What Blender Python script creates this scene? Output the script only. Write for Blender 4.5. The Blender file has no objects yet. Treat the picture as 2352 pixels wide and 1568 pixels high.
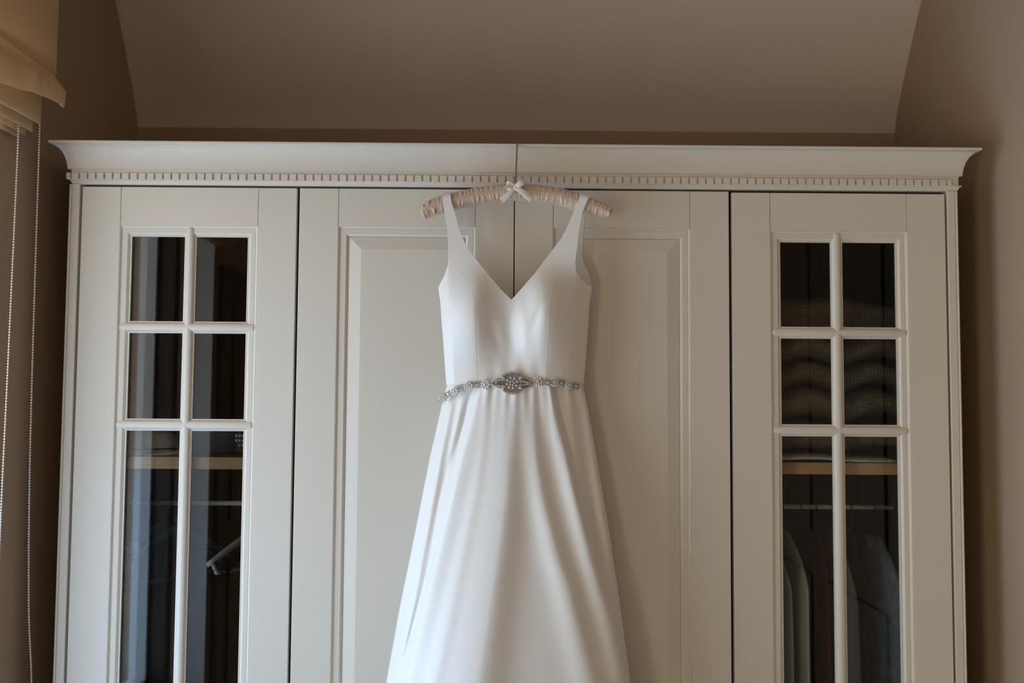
import bpy, bmesh, math, random
import numpy as np
from mathutils import Vector, Matrix

random.seed(7)
SC = bpy.context.scene
COL = SC.collection
PI = math.pi

# ------------------------------------------------------------------ camera
cam_d = bpy.data.cameras.new('camera')
cam = bpy.data.objects.new('camera', cam_d)
COL.objects.link(cam)
SC.camera = cam
cam_d.sensor_width = 36.0
cam_d.lens = 36.0 * 2287.0 / 2352.0
cam_d.clip_start = 0.05
CAM = Vector((-0.01608, -2.28138, 1.51176))
PITCH, YAW, ROLL = 0.05985088, 0.00543514, 0.00688907
fwd = Vector((math.sin(YAW)*math.cos(PITCH), math.cos(YAW)*math.cos(PITCH), math.sin(PITCH)))
rt0 = Vector((math.cos(YAW), -math.sin(YAW), 0))
up0 = rt0.cross(fwd)
rt = math.cos(ROLL)*rt0 + math.sin(ROLL)*up0
up = -math.sin(ROLL)*rt0 + math.cos(ROLL)*up0
m = Matrix((rt, up, -fwd)).transposed().to_4x4()
m.translation = CAM
cam.matrix_world = m
cam_d.dof.use_dof = True
cam_d.dof.focus_distance = 2.2
cam_d.dof.aperture_fstop = 2.8

# ------------------------------------------------------------------ world, lights, exposure
world = bpy.data.worlds.new('world')
SC.world = world
world.use_nodes = True
bgn = world.node_tree.nodes['Background']
bgn.inputs[0].default_value = (0.72, 0.80, 0.95, 1)
bgn.inputs[1].default_value = 0.08
SC.view_settings.view_transform = 'Standard'
SC.view_settings.look = 'None'
SC.view_settings.gamma = 1.0
SC.view_settings.use_curve_mapping = False
SC.view_settings.exposure = 0.0

def area(name, loc, rot, sx, sy, power, color):
    l = bpy.data.lights.new(name, 'AREA')
    l.shape = 'RECTANGLE'; l.size = sx; l.size_y = sy
    l.energy = power; l.color = color
    o = bpy.data.objects.new(name, l); COL.objects.link(o)
    o.location = loc; o.rotation_euler = rot
    return o
# daylight outside the side window beside the wardrobe, plus added fill at an invented rear window
area('daylight_side_window_high', (-1.44, -0.78, 1.75), (0, -PI/2, 0), 0.90, 1.3, 13.3, (0.93, 0.94, 0.94))
area('daylight_side_window_low', (-1.44, -0.78, 0.875), (0, -PI/2, 0), 0.85, 1.3, 25.5, (0.52, 0.73, 1.0))
area('fill_light_rear', (-1.50, -2.85, 0.72), (0, -PI/2, 0), 1.1, 1.2, 76.0, (1.0, 0.896, 0.67))  # added fill from behind the camera, no such source known

# ------------------------------------------------------------------ materials
MATS = {}
def mat(name, color, rough=0.5, metal=0.0, spec=0.5, noise=None, bump=None, sheen=0.0, coat=0.0):
    """noise=(scale, amount) colour mottling; bump=(scale, strength, distance)"""
    if name in MATS: return MATS[name]
    M = bpy.data.materials.new(name); M.use_nodes = True
    nt = M.node_tree; b = nt.nodes['Principled BSDF']
    b.inputs['Base Color'].default_value = (*color, 1)
    b.inputs['Roughness'].default_value = rough
    b.inputs['Metallic'].default_value = metal
    b.inputs['Specular IOR Level'].default_value = spec
    if sheen: b.inputs['Sheen Weight'].default_value = sheen
    if coat: b.inputs['Coat Weight'].default_value = coat
    tc = nt.nodes.new('ShaderNodeTexCoord')
    if noise:
        n = nt.nodes.new('ShaderNodeTexNoise'); n.inputs['Scale'].default_value = noise[0]
        n.inputs['Detail'].default_value = 5
        nt.links.new(tc.outputs['Object'], n.inputs['Vector'])
        r = nt.nodes.new('ShaderNodeValToRGB')
        a = noise[1]
        r.color_ramp.elements[0].position = 0.3; r.color_ramp.elements[1].position = 0.7
        r.color_ramp.elements[0].color = (*[c*(1-a) for c in color], 1)
        r.color_ramp.elements[1].color = (*[min(1, c*(1+a)) for c in color], 1)
        nt.links.new(n.outputs['Fac'], r.inputs['Fac'])
        nt.links.new(r.outputs['Color'], b.inputs['Base Color'])
    if bump:
        n2 = nt.nodes.new('ShaderNodeTexNoise'); n2.inputs['Scale'].default_value = bump[0]
        n2.inputs['Detail'].default_value = 6
        nt.links.new(tc.outputs['Object'], n2.inputs['Vector'])
        bp = nt.nodes.new('ShaderNodeBump'); bp.inputs['Strength'].default_value = bump[1]
        bp.inputs['Distance'].default_value = bump[2]
        nt.links.new(n2.outputs['Fac'], bp.inputs['Height'])
        nt.links.new(bp.outputs['Normal'], b.inputs['Normal'])
    MATS[name] = M
    return M

def wood(name, c1, c2, rough=0.45, axis='X'):
    M = bpy.data.materials.new(name); M.use_nodes = True
    nt = M.node_tree; b = nt.nodes['Principled BSDF']
    tc = nt.nodes.new('ShaderNodeTexCoord'); mp = nt.nodes.new('ShaderNodeMapping')
    s = {'X': (1.2, 30, 60), 'Z': (40, 30, 1.2)}[axis]
    mp.inputs['Scale'].default_value = s
    n = nt.nodes.new('ShaderNodeTexNoise'); n.inputs['Scale'].default_value = 4; n.inputs['Detail'].default_value = 6
    r = nt.nodes.new('ShaderNodeValToRGB')
    r.color_ramp.elements[0].position = 0.3; r.color_ramp.elements[1].position = 0.75
    r.color_ramp.elements[0].color = (*c1, 1); r.color_ramp.elements[1].color = (*c2, 1)
    nt.links.new(tc.outputs['Object'], mp.inputs[0]); nt.links.new(mp.outputs[0], n.inputs['Vector'])
    nt.links.new(n.outputs['Fac'], r.inputs['Fac']); nt.links.new(r.outputs[0], b.inputs['Base Color'])
    b.inputs['Roughness'].default_value = rough
    return M

def glass_mat(name, tint=(0.95, 1.0, 0.98), gain=1.9):
    M = bpy.data.materials.new(name); M.use_nodes = True
    nt = M.node_tree; nt.nodes.clear()
    out = nt.nodes.new('ShaderNodeOutputMaterial'); mix = nt.nodes.new('ShaderNodeMixShader')
    tr = nt.nodes.new('ShaderNodeBsdfTransparent'); tr.inputs[0].default_value = (*tint, 1)
    gl = nt.nodes.new('ShaderNodeBsdfGlossy'); gl.inputs['Roughness'].default_value = 0.0
    gl.inputs['Color'].default_value = (1, 1, 1, 1)
    fr = nt.nodes.new('ShaderNodeFresnel'); fr.inputs['IOR'].default_value = 1.5
    mu = nt.nodes.new('ShaderNodeMath'); mu.operation = 'MULTIPLY'; mu.inputs[1].default_value = gain
    mu.use_clamp = True
    nt.links.new(fr.outputs[0], mu.inputs[0]); nt.links.new(mu.outputs[0], mix.inputs[0])
    nt.links.new(tr.outputs[0], mix.inputs[1]); nt.links.new(gl.outputs[0], mix.inputs[2])
    nt.links.new(mix.outputs[0], out.inputs[0])
    return M

def cloth_translucent(name, color, trans):
    M = bpy.data.materials.new(name); M.use_nodes = True
    nt = M.node_tree; b = nt.nodes['Principled BSDF']; out = nt.nodes['Material Output']
    b.inputs['Base Color'].default_value = (*color, 1); b.inputs['Roughness'].default_value = 0.7
    b.inputs['Sheen Weight'].default_value = 0.15
    tc = nt.nodes.new('ShaderNodeTexCoord')
    n2 = nt.nodes.new('ShaderNodeTexNoise'); n2.inputs['Scale'].default_value = 900
    nt.links.new(tc.outputs['Object'], n2.inputs['Vector'])
    bp = nt.nodes.new('ShaderNodeBump'); bp.inputs['Strength'].default_value = 0.12; bp.inputs['Distance'].default_value = 0.001
    nt.links.new(n2.outputs['Fac'], bp.inputs['Height']); nt.links.new(bp.outputs[0], b.inputs['Normal'])
    t = nt.nodes.new('ShaderNodeBsdfTranslucent'); t.inputs[0].default_value = (*color, 1)
    mx = nt.nodes.new('ShaderNodeMixShader'); mx.inputs[0].default_value = trans
    nt.links.new(b.outputs[0], mx.inputs[1]); nt.links.new(t.outputs[0], mx.inputs[2])
    nt.links.new(mx.outputs[0], out.inputs[0])
    return M

def knit_mat(name, color):
    M = bpy.data.materials.new(name); M.use_nodes = True
    nt = M.node_tree; b = nt.nodes['Principled BSDF']
    tc = nt.nodes.new('ShaderNodeTexCoord')
    v = nt.nodes.new('ShaderNodeTexVoronoi'); v.inputs['Scale'].default_value = 125
    v.inputs['Randomness'].default_value = 0.25
    nt.links.new(tc.outputs['Object'], v.inputs['Vector'])
    r = nt.nodes.new('ShaderNodeValToRGB')
    r.color_ramp.elements[0].position = 0.18; r.color_ramp.elements[1].position = 0.42
    r.color_ramp.elements[0].color = (*[c*0.4 for c in color], 1); r.color_ramp.elements[1].color = (*color, 1)
    nt.links.new(v.outputs['Distance'], r.inputs['Fac']); nt.links.new(r.outputs[0], b.inputs['Base Color'])
    bp = nt.nodes.new('ShaderNodeBump'); bp.inputs['Strength'].default_value = 0.8; bp.inputs['Distance'].default_value = 0.004
    nt.links.new(v.outputs['Distance'], bp.inputs['Height']); nt.links.new(bp.outputs[0], b.inputs['Normal'])
    b.inputs['Roughness'].default_value = 0.9
    return M

M_WALL = mat('wall_paint', (0.43, 0.31, 0.215), 0.85, spec=0.2, noise=(3, 0.03), bump=(220, 0.35, 0.002))
M_CEIL = mat('ceiling_paint', (0.75, 0.64, 0.565), 0.9, spec=0.2, bump=(120, 0.15, 0.001))
M_PLASTER = mat('reveal_paint', (0.80, 0.77, 0.72), 0.85, spec=0.2, bump=(90, 0.5, 0.003))
M_FLOOR = mat('carpet', (0.47, 0.52, 0.60), 0.95, spec=0.1, noise=(60, 0.2), bump=(300, 0.8, 0.004))  # unseen floor, bluish tint chosen to bounce cool light upward
M_WHITE = mat('wardrobe_paint', (0.74, 0.69, 0.60), 0.42, spec=0.4, bump=(500, 0.06, 0.0005))
M_FRAME = mat('window_paint', (0.8, 0.8, 0.78), 0.4)
M_CARC = mat('carcass_black_brown', (0.035, 0.024, 0.017), 0.5, spec=0.3, noise=(8, 0.3))
M_BACK = wood('carcass_back', (0.050, 0.030, 0.020), (0.075, 0.045, 0.030), 0.6, 'Z')
M_BIRCH = wood('birch_shelf', (0.54, 0.325, 0.155), (0.66, 0.43, 0.23))
M_GLASS = glass_mat('cabinet_glass', (0.86, 0.90, 0.88))
M_WGLASS = glass_mat('window_glass', (0.97, 0.99, 1.0), 1.5)
M_SATIN = mat('dress_satin', (0.92, 0.91, 0.88), 0.36, spec=0.45, bump=(1500, 0.05, 0.0003), sheen=0.15)
M_LINING = mat('dress_lining', (0.78, 0.71, 0.60), 0.6, spec=0.3)
M_HANGSAT = mat('hanger_satin', (0.66, 0.50, 0.385), 0.17, spec=0.6, sheen=0.2)
M_RIBBON = mat('ribbon_satin', (0.82, 0.76, 0.71), 0.28, spec=0.5)
M_CHROME = mat('chrome', (0.42, 0.41, 0.40), 0.18, 1.0)
M_PEARL = mat('pearl', (0.86, 0.82, 0.77), 0.2, spec=0.7, coat=0.5)
M_SILVER = mat('silver_bead', (0.60, 0.55, 0.49), 0.25, 1.0)
M_CRYST = mat('crystal', (0.90, 0.90, 0.93), 0.06, 0.75)
M_BASE = mat('beadwork_net', (0.42, 0.365, 0.30), 0.5, 0.3)
M_BLIND = cloth_translucent('blind_cloth', (0.80, 0.60, 0.36), 0.38)
M_CHAIN = mat('chain_plastic', (0.78, 0.74, 0.70), 0.3)
M_RAIL = mat('rail_white', (0.80, 0.79, 0.76), 0.35)
M_TEAL = mat('teal_plastic', (0.03, 0.16, 0.22), 0.4)
M_GREYPL = mat('white_plastic', (0.82, 0.82, 0.80), 0.3)
M_BLACKPL = mat('black_plastic', (0.012, 0.012, 0.014), 0.18)
M_KNIT = knit_mat('knit_wool', (0.155, 0.118, 0.078))
M_SHIRT = mat('pale_cotton', (0.42, 0.41, 0.39), 0.85, spec=0.2, bump=(300, 0.2, 0.001))
M_GREYC = mat('grey_cotton', (0.16, 0.17, 0.165), 0.85, spec=0.2)
M_BLUEC = mat('pale_blue_cotton', (0.17, 0.20, 0.26), 0.85, spec=0.2, noise=(40, 0.25))
M_REDC = mat('red_cotton', (0.09, 0.014, 0.011), 0.85, spec=0.2)
M_DARKC = mat('dark_cotton', (0.010, 0.011, 0.013), 0.85, spec=0.2)
M_FELT = mat('pale_felt', (0.86, 0.82, 0.74), 0.9, spec=0.2, bump=(250, 0.5, 0.002))
M_LEATHER = mat('black_leather', (0.015, 0.014, 0.014), 0.4)
M_PAPER = mat('pale_paper', (0.55, 0.52, 0.46), 0.8)
M_DOORW = wood('dark_added_wood', (0.05, 0.032, 0.022), (0.085, 0.055, 0.036), 0.5, 'Z')  # dark tone for the added doors and the window shade strip

# ------------------------------------------------------------------ helpers
def link(name, mesh, parent=None):
    o = bpy.data.objects.new(name, mesh); COL.objects.link(o)
    if parent: o.parent = parent
    return o
def pdata(name, V, F, material, parent=None, smooth=False):
    me = bpy.data.meshes.new(name)
    me.from_pydata([tuple(map(float, v)) for v in V], [], F); me.validate(); me.update()
    bm = bmesh.new(); bm.from_mesh(me)
    bmesh.ops.recalc_face_normals(bm, faces=bm.faces); bm.to_mesh(me); bm.free()
    me.materials.append(material)
    if smooth:
        me.polygons.foreach_set('use_smooth', [True]*len(me.polygons))
    return link(name, me, parent)
def bmobj(name, bm, material, parent=None, smooth=False, angle=None):
    bmesh.ops.recalc_face_normals(bm, faces=bm.faces)
    me = bpy.data.meshes.new(name); bm.to_mesh(me); bm.free()
    me.materials.append(material)
    if smooth or angle:
        me.polygons.foreach_set('use_smooth', [True]*len(me.polygons))
        if angle: me.set_sharp_from_angle(angle=angle)
    return link(name, me, parent)
def tag(o, label=None, cat=None, group=None, kind=None):
    if label: o['label'] = label
    if cat: o['category'] = cat
    if group: o['group'] = group
    if kind: o['kind'] = kind
    return o
def empty(name, loc, label=None, cat=None, group=None):
    o = bpy.data.objects.new(name, None); COL.objects.link(o); o.location = loc
    o.empty_display_size = 0.05
    bpy.context.view_layer.update()
    return tag(o, label, cat, group)
def adopt(root, *objs):
    """parent meshes built in world coordinates to an Empty standing elsewhere"""
    for o in objs:
        o.parent = root
        o.matrix_parent_inverse = Matrix.Translation(-root.location)
def box(bm, x0, x1, y0, y1, z0, z1, bevel=0.0):
    vs = [bm.verts.new(p) for p in ((x0,y0,z0),(x1,y0,z0),(x1,y1,z0),(x0,y1,z0),(x0,y0,z1),(x1,y0,z1),(x1,y1,z1),(x0,y1,z1))]
    fs = [(0,1,2,3),(4,5,6,7),(0,1,5,4),(1,2,6,5),(2,3,7,6),(3,0,4,7)]
    faces = [bm.faces.new([vs[i] for i in f]) for f in fs]
    if bevel:
        es = list({e for f in faces for e in f.edges})
        bmesh.ops.bevel(bm, geom=es, offset=bevel, segments=2, affect='EDGES', profile=0.5)
    return faces
def boxobj(name, dims, material, parent=None, bevel=0.0):
    bm = bmesh.new(); box(bm, *dims, bevel=bevel)
    return bmobj(name, bm, material, parent)
def tube_geo(pts, rad, seg=8, cap=True):
    """V,F of a tube along pts; rad a float or list"""
    pts = [Vector(p) for p in pts]; n = len(pts)
    if not hasattr(rad, '__len__'): rad = [rad]*n
    V = []; F = []
    ref = Vector((0, 0, 1))
    t0 = (pts[1]-pts[0]).normalized()
    if abs(t0.dot(ref)) > 0.9: ref = Vector((0, 1, 0))
    u = t0.cross(ref).normalized()
    for i, p in enumerate(pts):
        t = (pts[min(i+1, n-1)]-pts[max(i-1, 0)]).normalized()
        u = (u - t*u.dot(t)).normalized(); w = t.cross(u)
        for k in range(seg):
            a = 2*PI*k/seg
            V.append(p + rad[i]*(math.cos(a)*u + math.sin(a)*w))
    for i in range(n-1):
        for k in range(seg):
            F.append((i*seg+k, i*seg+(k+1) % seg, (i+1)*seg+(k+1) % seg, (i+1)*seg+k))
    if cap:
        F.append(tuple(range(seg))); F.append(tuple((n-1)*seg+k for k in range(seg)))
    return V, F
def tube(name, pts, rad, material, parent=None, seg=8):
    V, F = tube_geo(pts, rad, seg)
    return pdata(name, V, F, material, parent, True)
def join_geo(parts):
    V = []; F = []
    for v, f in parts:
        b = len(V); V += list(v); F += [tuple(i+b for i in q) for q in f]
    return V, F
def sphere_geo(c, r, nu=8, nv=5, scale=(1, 1, 1)):
    V = [(c[0], c[1], c[2]+r*scale[2])]; F = []
    for j in range(1, nv):
        th = PI*j/nv
        for i in range(nu):
            ph = 2*PI*i/nu
            V.append((c[0]+r*scale[0]*math.sin(th)*math.cos(ph), c[1]+r*scale[1]*math.sin(th)*math.sin(ph), c[2]+r*scale[2]*math.cos(th)))
    V.append((c[0], c[1], c[2]-r*scale[2]))
    for i in range(nu):
        F.append((0, 1+i, 1+(i+1) % nu))
        for j in range(nv-2):
            a = 1+j*nu; F.append((a+i, a+nu+i, a+nu+(i+1) % nu, a+(i+1) % nu))
        a = 1+(nv-2)*nu; F.append((a+i, len(V)-1, a+(i+1) % nu))
    return V, F
def grid_faces(nr, nc, close=False):
    F = []
    for r in range(nr-1):
        for c in range(nc if close else nc-1):
            F.append((r*nc+c, r*nc+(c+1) % nc, (r+1)*nc+(c+1) % nc, (r+1)*nc+c))
    return F
def interp(z, pts):
    """pts [(z, v)] in any order, linear interpolation with end extrapolation clamped"""
    p = sorted(pts); return float(np.interp(z, [a for a, _ in p], [b for _, b in p]))
def smooth(a, b, x):
    t = min(1.0, max(0.0, (x-a)/(b-a))); return t*t*(3-2*t)
def gauss(x, c, wl, wr=None):
    w = wl if (x < c or wr is None) else wr
    return math.exp(-((x-c)/w)**2)
def catmull(pts, n=8):
    P = [Vector(p) for p in pts]; out = []
    for i in range(len(P)-1):
        p0 = P[max(i-1, 0)]; p1 = P[i]; p2 = P[i+1]; p3 = P[min(i+2, len(P)-1)]
        for k in range(n):
            t = k/n
            out.append(0.5*((2*p1)+(p2-p0)*t+(2*p0-5*p1+4*p2-p3)*t*t+(3*p1-p0-3*p2+p3)*t**3))
    out.append(P[-1]); return out

# ------------------------------------------------------------------ the room
XL, XR, YB, YF = -1.11, 1.13, 0.622, -3.7
ZC = 2.98
ceil_prof = [(YB, 2.312), (0.604, 2.361), (0.557, 2.437), (0.50, 2.52), (0.43, 2.616), (0.35, 2.71), (0.24, 2.80), (0.08, 2.88), (-0.15, 2.94), (-0.45, ZC), (YF, ZC)]
bm = bmesh.new(); box(bm, XL-0.3, XR+0.1, YF-0.1, YB+0.1, -0.12, 0.0)
tag(bmobj('floor', bm, M_FLOOR), 'grey carpet floor of the bedroom', 'floor', kind='structure')
# ceiling: coved slope rising from the wall behind the wardrobe, then flat
cp = catmull([(0, y, z) for y, z in ceil_prof[:-1]], 5) + [Vector((0, YF, ZC))]
V = []; n = len(cp)
for x in (XL-0.02, XR+0.02):
    V += [(x, p.y, p.z) for p in cp]
for x in (XL-0.02, XR+0.02):
    V += [(x, p.y+0.03, p.z+0.08) for p in cp]
F = []
for i in range(n-1):
    F += [(i, i+1, n+i+1, n+i), (2*n+i, 2*n+i+1, 3*n+i+1, 3*n+i), (i, i+1, 2*n+i+1, 2*n+i), (n+i, n+i+1, 3*n+i+1, 3*n+i)]
F += [(0, n, 3*n, 2*n), (n-1, 2*n-1, 4*n-1, 3*n-1)]
o = pdata('ceiling', V, F, M_CEIL, None, True); o.data.set_sharp_from_angle(angle=0.9)
tag(o, 'sloping coved ceiling in greyish beige above the wardrobe', 'ceiling', kind='structure')
tag(boxobj('wall_back', (XL-0.3, XR+0.1, YB, YB+0.1, 0, 2.34), M_WALL), 'tan back wall showing as a strip above the wardrobe', 'wall', kind='structure')
tag(boxobj('wall_right', (XR, XR+0.1, YF, YB, 0, 3.05), M_WALL), 'tan right wall beside the wardrobe', 'wall', kind='structure')
tag(boxobj('wall_front', (XL-0.3, XR+0.1, YF-0.1, YF, 0, 3.05), M_WALL), 'tan wall behind the viewer', 'wall', kind='structure')
# left wall with the side window opening and an invented one for fill
W1 = (-1.40, -0.18, 0.45, 2.24, 0.075, -1.03, -1.10); W2 = (-3.40, -2.30, 0.15, 2.30, 0.06, -2.81, -2.89)
bm = bmesh.new()
T = 0.30
for (a, b) in ((-0.18, YB), (-2.30, -1.40), (YF, -3.40)):
    box(bm, XL-T, XL, a, b, 0, 3.05)
for (a, b, z0, z1) in (W1[:4], W2[:4]):
    box(bm, XL-T, XL, a, b, 0, z0); box(bm, XL-T, XL, a, b, z1, 3.05)
tag(bmobj('wall_left', bm, M_WALL), 'tan left wall behind the blind, with deep window openings', 'wall', kind='structure')
def window(name, w, label):
    a, b, z0, z1, ws, m1, m0 = w
    bm = bmesh.new(); x0, x1 = -1.36, -1.30
    box(bm, x0, x1, a, a+ws, z0, z1); box(bm, x0, x1, b-0.06, b, z0, z1)
    box(bm, x0, x1, a, b, z0, z0+0.06); box(bm, x0, x1, a, b, z1-0.06, z1)
    box(bm, x0, x1, m0, m1, z0, z1)
    o = bmobj(name, bm, M_FRAME); tag(o, label, 'window', kind='structure')
    for (p, q) in ((a+ws, m0), (m1, b-0.06)):
        pdata('glass_pane', [(x0+0.025, p, z0+0.06), (x0+0.025, q, z0+0.06), (x0+0.025, q, z1-0.06), (x0+0.025, p, z1-0.06)], [(0, 1, 2, 3)], M_WGLASS, o)
    boxobj('window_sill', (x1, XL+0.03, a, b, z0, z0+0.025), M_FRAME, o)
    boxobj('shade_strip', (x1, x1+0.065, a+0.004, a+0.055, z0+0.025, z1), M_DOORW, o, 0.004)  # added dark strip, its colour stands for shade on the backlit frame
    # plastered sides of the reveal
    bm = bmesh.new()
    box(bm, x1, XL-0.001, a, a+0.004, z0+0.025, z1); box(bm, x1, XL-0.001, b-0.004, b, z0+0.025, z1)
    bmobj('reveal_lining', bm, M_PLASTER, o)
window('window_1', W1, 'side window behind the roman blind')
window('fill_window_2', W2, 'added unseen window further back in the left wall, for fill light')  # invented opening that lets the fill light in
# added unseen door, gives the left cabinet glass something dark to reflect
bm = bmesh.new(); box(bm, XL, XL+0.03, -2.24, -1.46, 0, 2.02)
for z0, z1 in ((0.15, 0.9), (1.05, 1.9)):
    for y0, y1 in ((-2.14, -1.89), (-1.81, -1.56)):
        box(bm, XL+0.03, XL+0.04, y0, y1, z0, z1, 0.004)
tag(bmobj('added_door_1', bm, M_DOORW), 'added unseen dark panelled door in the left wall, darkens the glass reflection', 'door', kind='structure')

bm = bmesh.new(); box(bm, XR-0.03, XR, -1.98, -0.50, 0, 2.46)  # added unseen double door, sized to keep the right glass reflection dark
for z0, z1 in ((0.15, 0.9), (1.05, 2.30)):
    for y0, y1 in ((-1.88, -1.34), (-1.16, -0.62)):
        box(bm, XR-0.04, XR-0.03, y0, y1, z0, z1, 0.004)
tag(bmobj('added_door_2', bm, M_DOORW), 'added unseen dark double door in the right wall, darkens the glass reflection', 'door', kind='structure')

# ------------------------------------------------------------------ wardrobe
ward = empty('wardrobe', (0, 0.3, 0), 'wide cream wardrobe with moulded cornice, two panelled doors between two glazed doors', 'wardrobe')
def wp(o): adopt(ward, o); return o
# carcass of two frames, open at the front
for x0, x1 in ((-1.000, -0.982), (-0.509, -0.491), (0.491, 0.509), (0.982, 1.000)):
    wp(boxobj('carcass_side', (x0, x1, 0.024, 0.585, 0.06, 1.996), M_CARC))
wp(boxobj('carcass_top', (-1.0, 1.0, 0.024, 0.585, 1.996, 2.012), M_CARC))
wp(boxobj('carcass_base', (-0.982, 0.982, 0.024, 0.585, 0.06, 0.10), M_CARC))
wp(boxobj('back_panel', (-1.0, 1.0, 0.585, 0.595, 0.06, 2.012), M_BACK))
wp(boxobj('plinth', (-1.0, 1.0, 0.05, 0.07, 0.0, 0.06), M_WHITE))
# white cover panels with a rounded bead on the outer edge
def side_panel(sx):
    prof = [(1.0042, 0.590), (1.0042, 0.0012), (1.0052, 0.0)]
    prof += [(1.0212, 0.0), (1.0218, 0.0022), (1.0228, 0.0022)]
    for k in range(9):
        a = PI*(1 - k/8.0)
        prof.append((1.0262+0.0034*math.cos(a), 0.0034-0.0036*math.sin(a)))
    prof += [(1.0296, 0.590)]
    V = []; n = len(prof)
    for z in (0.0, 2.0056):
        V += [(sx*x, y, z) for x, y in prof]
    F = [(i, (i+1) % n, n+(i+1) % n, n+i) for i in range(n)] + [tuple(range(n)), tuple(range(n, 2*n))]
    return wp(pdata('side_panel', V, F, M_WHITE))
side_panel(-1); side_panel(1)
# cornice: mitred profile on front and both returns
CX = 0.003
def sweep_cornice(name, prof):
    """prof [(d, z)]: d = overhang beyond the front (y = -d) and beyond the side panels"""
    V = []; n = len(prof)
    for k in range(4):
        for d, z in prof:
            bx = 1.0296 + d
            V.append([(-bx+CX, 0.60, z), (-bx+CX, -d, z), (bx+CX, -d, z), (bx+CX, 0.60, z)][k])
    F = []
    for k in range(3):
        for i in range(n):
            F.append((k*n+i, k*n+(i+1) % n, (k+1)*n+(i+1) % n, (k+1)*n+i))
    F += [tuple(range(n)), tuple(range(3*n, 4*n))]
    o = pdata(name, V, F, M_WHITE, None, True); o.data.set_sharp_from_angle(angle=0.5)
    return wp(o)
cove = []
for k in range(15):
    t = k/14.0
    a = t*PI/2*0.93
    cove.append((0.0362 - 0.0305*math.sin(a)/math.sin(PI/2*0.93), 2.0930 - 0.0508*(1-math.cos(a))/(1-math.cos(PI/2*0.93))))
prof = [(-0.05, 2.0985), (0.0376, 2.0985), (0.0376, 2.0945)] + cove + [(0.0057, 2.0402), (-0.0010, 2.0396), (-0.0010, 2.0318), (-0.05, 2.0318)]
cornice = sweep_cornice('cornice', prof)
prof2 = [(-0.05, 2.0318), (-0.0012, 2.0318), (-0.0012, 2.0190), (0.0040, 2.0172), (0.0040, 2.0155), (0.0008, 2.0140), (-0.0002, 2.0128), (-0.0012, 2.0095), (-0.0040, 2.0064), (-0.0040, 2.0058), (-0.05, 2.0058)]
strip = sweep_cornice('dentil_strip', prof2)
strip.parent = cornice; strip.matrix_parent_inverse = Matrix.Identity(4)
strip.matrix_parent_inverse = cornice.matrix_world.inverted()
def under(parent, *objs):
    for o in objs:
        o.parent = parent; o.matrix_parent_inverse = Matrix.Identity(4)
# everything below the wardrobe Empty was built in world coordinates, so cancel its offset once
for c in ward.children: c.matrix_parent_inverse = Matrix.Translation(-ward.location)
under(cornice, strip)
PITCHD = 0.019318
bm = bmesh.new(); box(bm, -0.0077, 0.0077, -0.0043, 0.0014, 2.0166, 2.0317, 0.0004)
dent0 = bmobj('dentil', bm, M_WHITE); under(cornice, dent0)
nd = 107
x_first = -1.0351 + 0.0005
for i in range(nd):
    xc = x_first + PITCHD*i
    o = dent0 if i == 0 else dent0.copy()
    if i: COL.objects.link(o)
    if i == 0 or i == nd-1:
        w = 0.0046
        o.scale = (0.64, 1, 1); o.location = (xc + (0.0046-0.0002 if i == 0 else -0.0046+0.0002) - CX*0 + 0.0, 0, 0)
    else:
        o.location = (xc, 0, 0); o.scale = (1, 1, 1)

# doors
def frame_sweep(name, x0, x1, z0, z1, prof, material, parent, sharp=0.4):
    """mitred moulding around a rectangle; prof [(inset, y)]"""
    n = len(prof); V = []
    for w, y in prof:
        V += [(x0+w, y, z0+w), (x1-w, y, z0+w), (x1-w, y, z1-w), (x0+w, y, z1-w)]
    F = []
    for i in range(n-1):
        for k in range(4):
            F.append((i*4+k, i*4+(k+1) % 4, (i+1)*4+(k+1) % 4, (i+1)*4+k))
    o = pdata(name, V, F, material, parent, True); o.data.set_sharp_from_angle(angle=sharp)
    return o
Z_BOT = 0.075
def door_base(x0, x1, sx0, sx1, ztop, zrail):
    """stiles as the door mesh, rails as its children"""
    bm = bmesh.new()
    box(bm, x0, sx0, 0.0, 0.0195, Z_BOT, ztop, 0.0009); box(bm, sx1, x1, 0.0, 0.0195, Z_BOT, ztop, 0.0009)
    d = wp(bmobj('door', bm, M_WHITE)); d.matrix_parent_inverse = Matrix.Translation(-ward.location)
    g = 0.0009
    boxobj('rail', (sx0+g, sx1-g, 0.0002, 0.0193, zrail, ztop), M_WHITE, d, 0.0006)
    boxobj('rail', (sx0+g, sx1-g, 0.0002, 0.0193, Z_BOT, Z_BOT+0.088), M_WHITE, d, 0.0006)
    boxobj('joint_backing', (sx0-0.004, sx1+0.004, 0.010, 0.0185, zrail+0.005, ztop-0.003), M_CARC, d)
    return d
GP = [(0.0002, 0.0185), (0.0002, 0.0004), (0.0010, 0.0004), (0.0022, 0.0030), (0.0058, 0.0050), (0.0066, 0.0042), (0.0165, 0.0046), (0.0190, 0.0064), (0.0222, 0.0096), (0.0226, 0.0088), (0.0252, 0.0092), (0.0252, 0.0180)]
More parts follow.
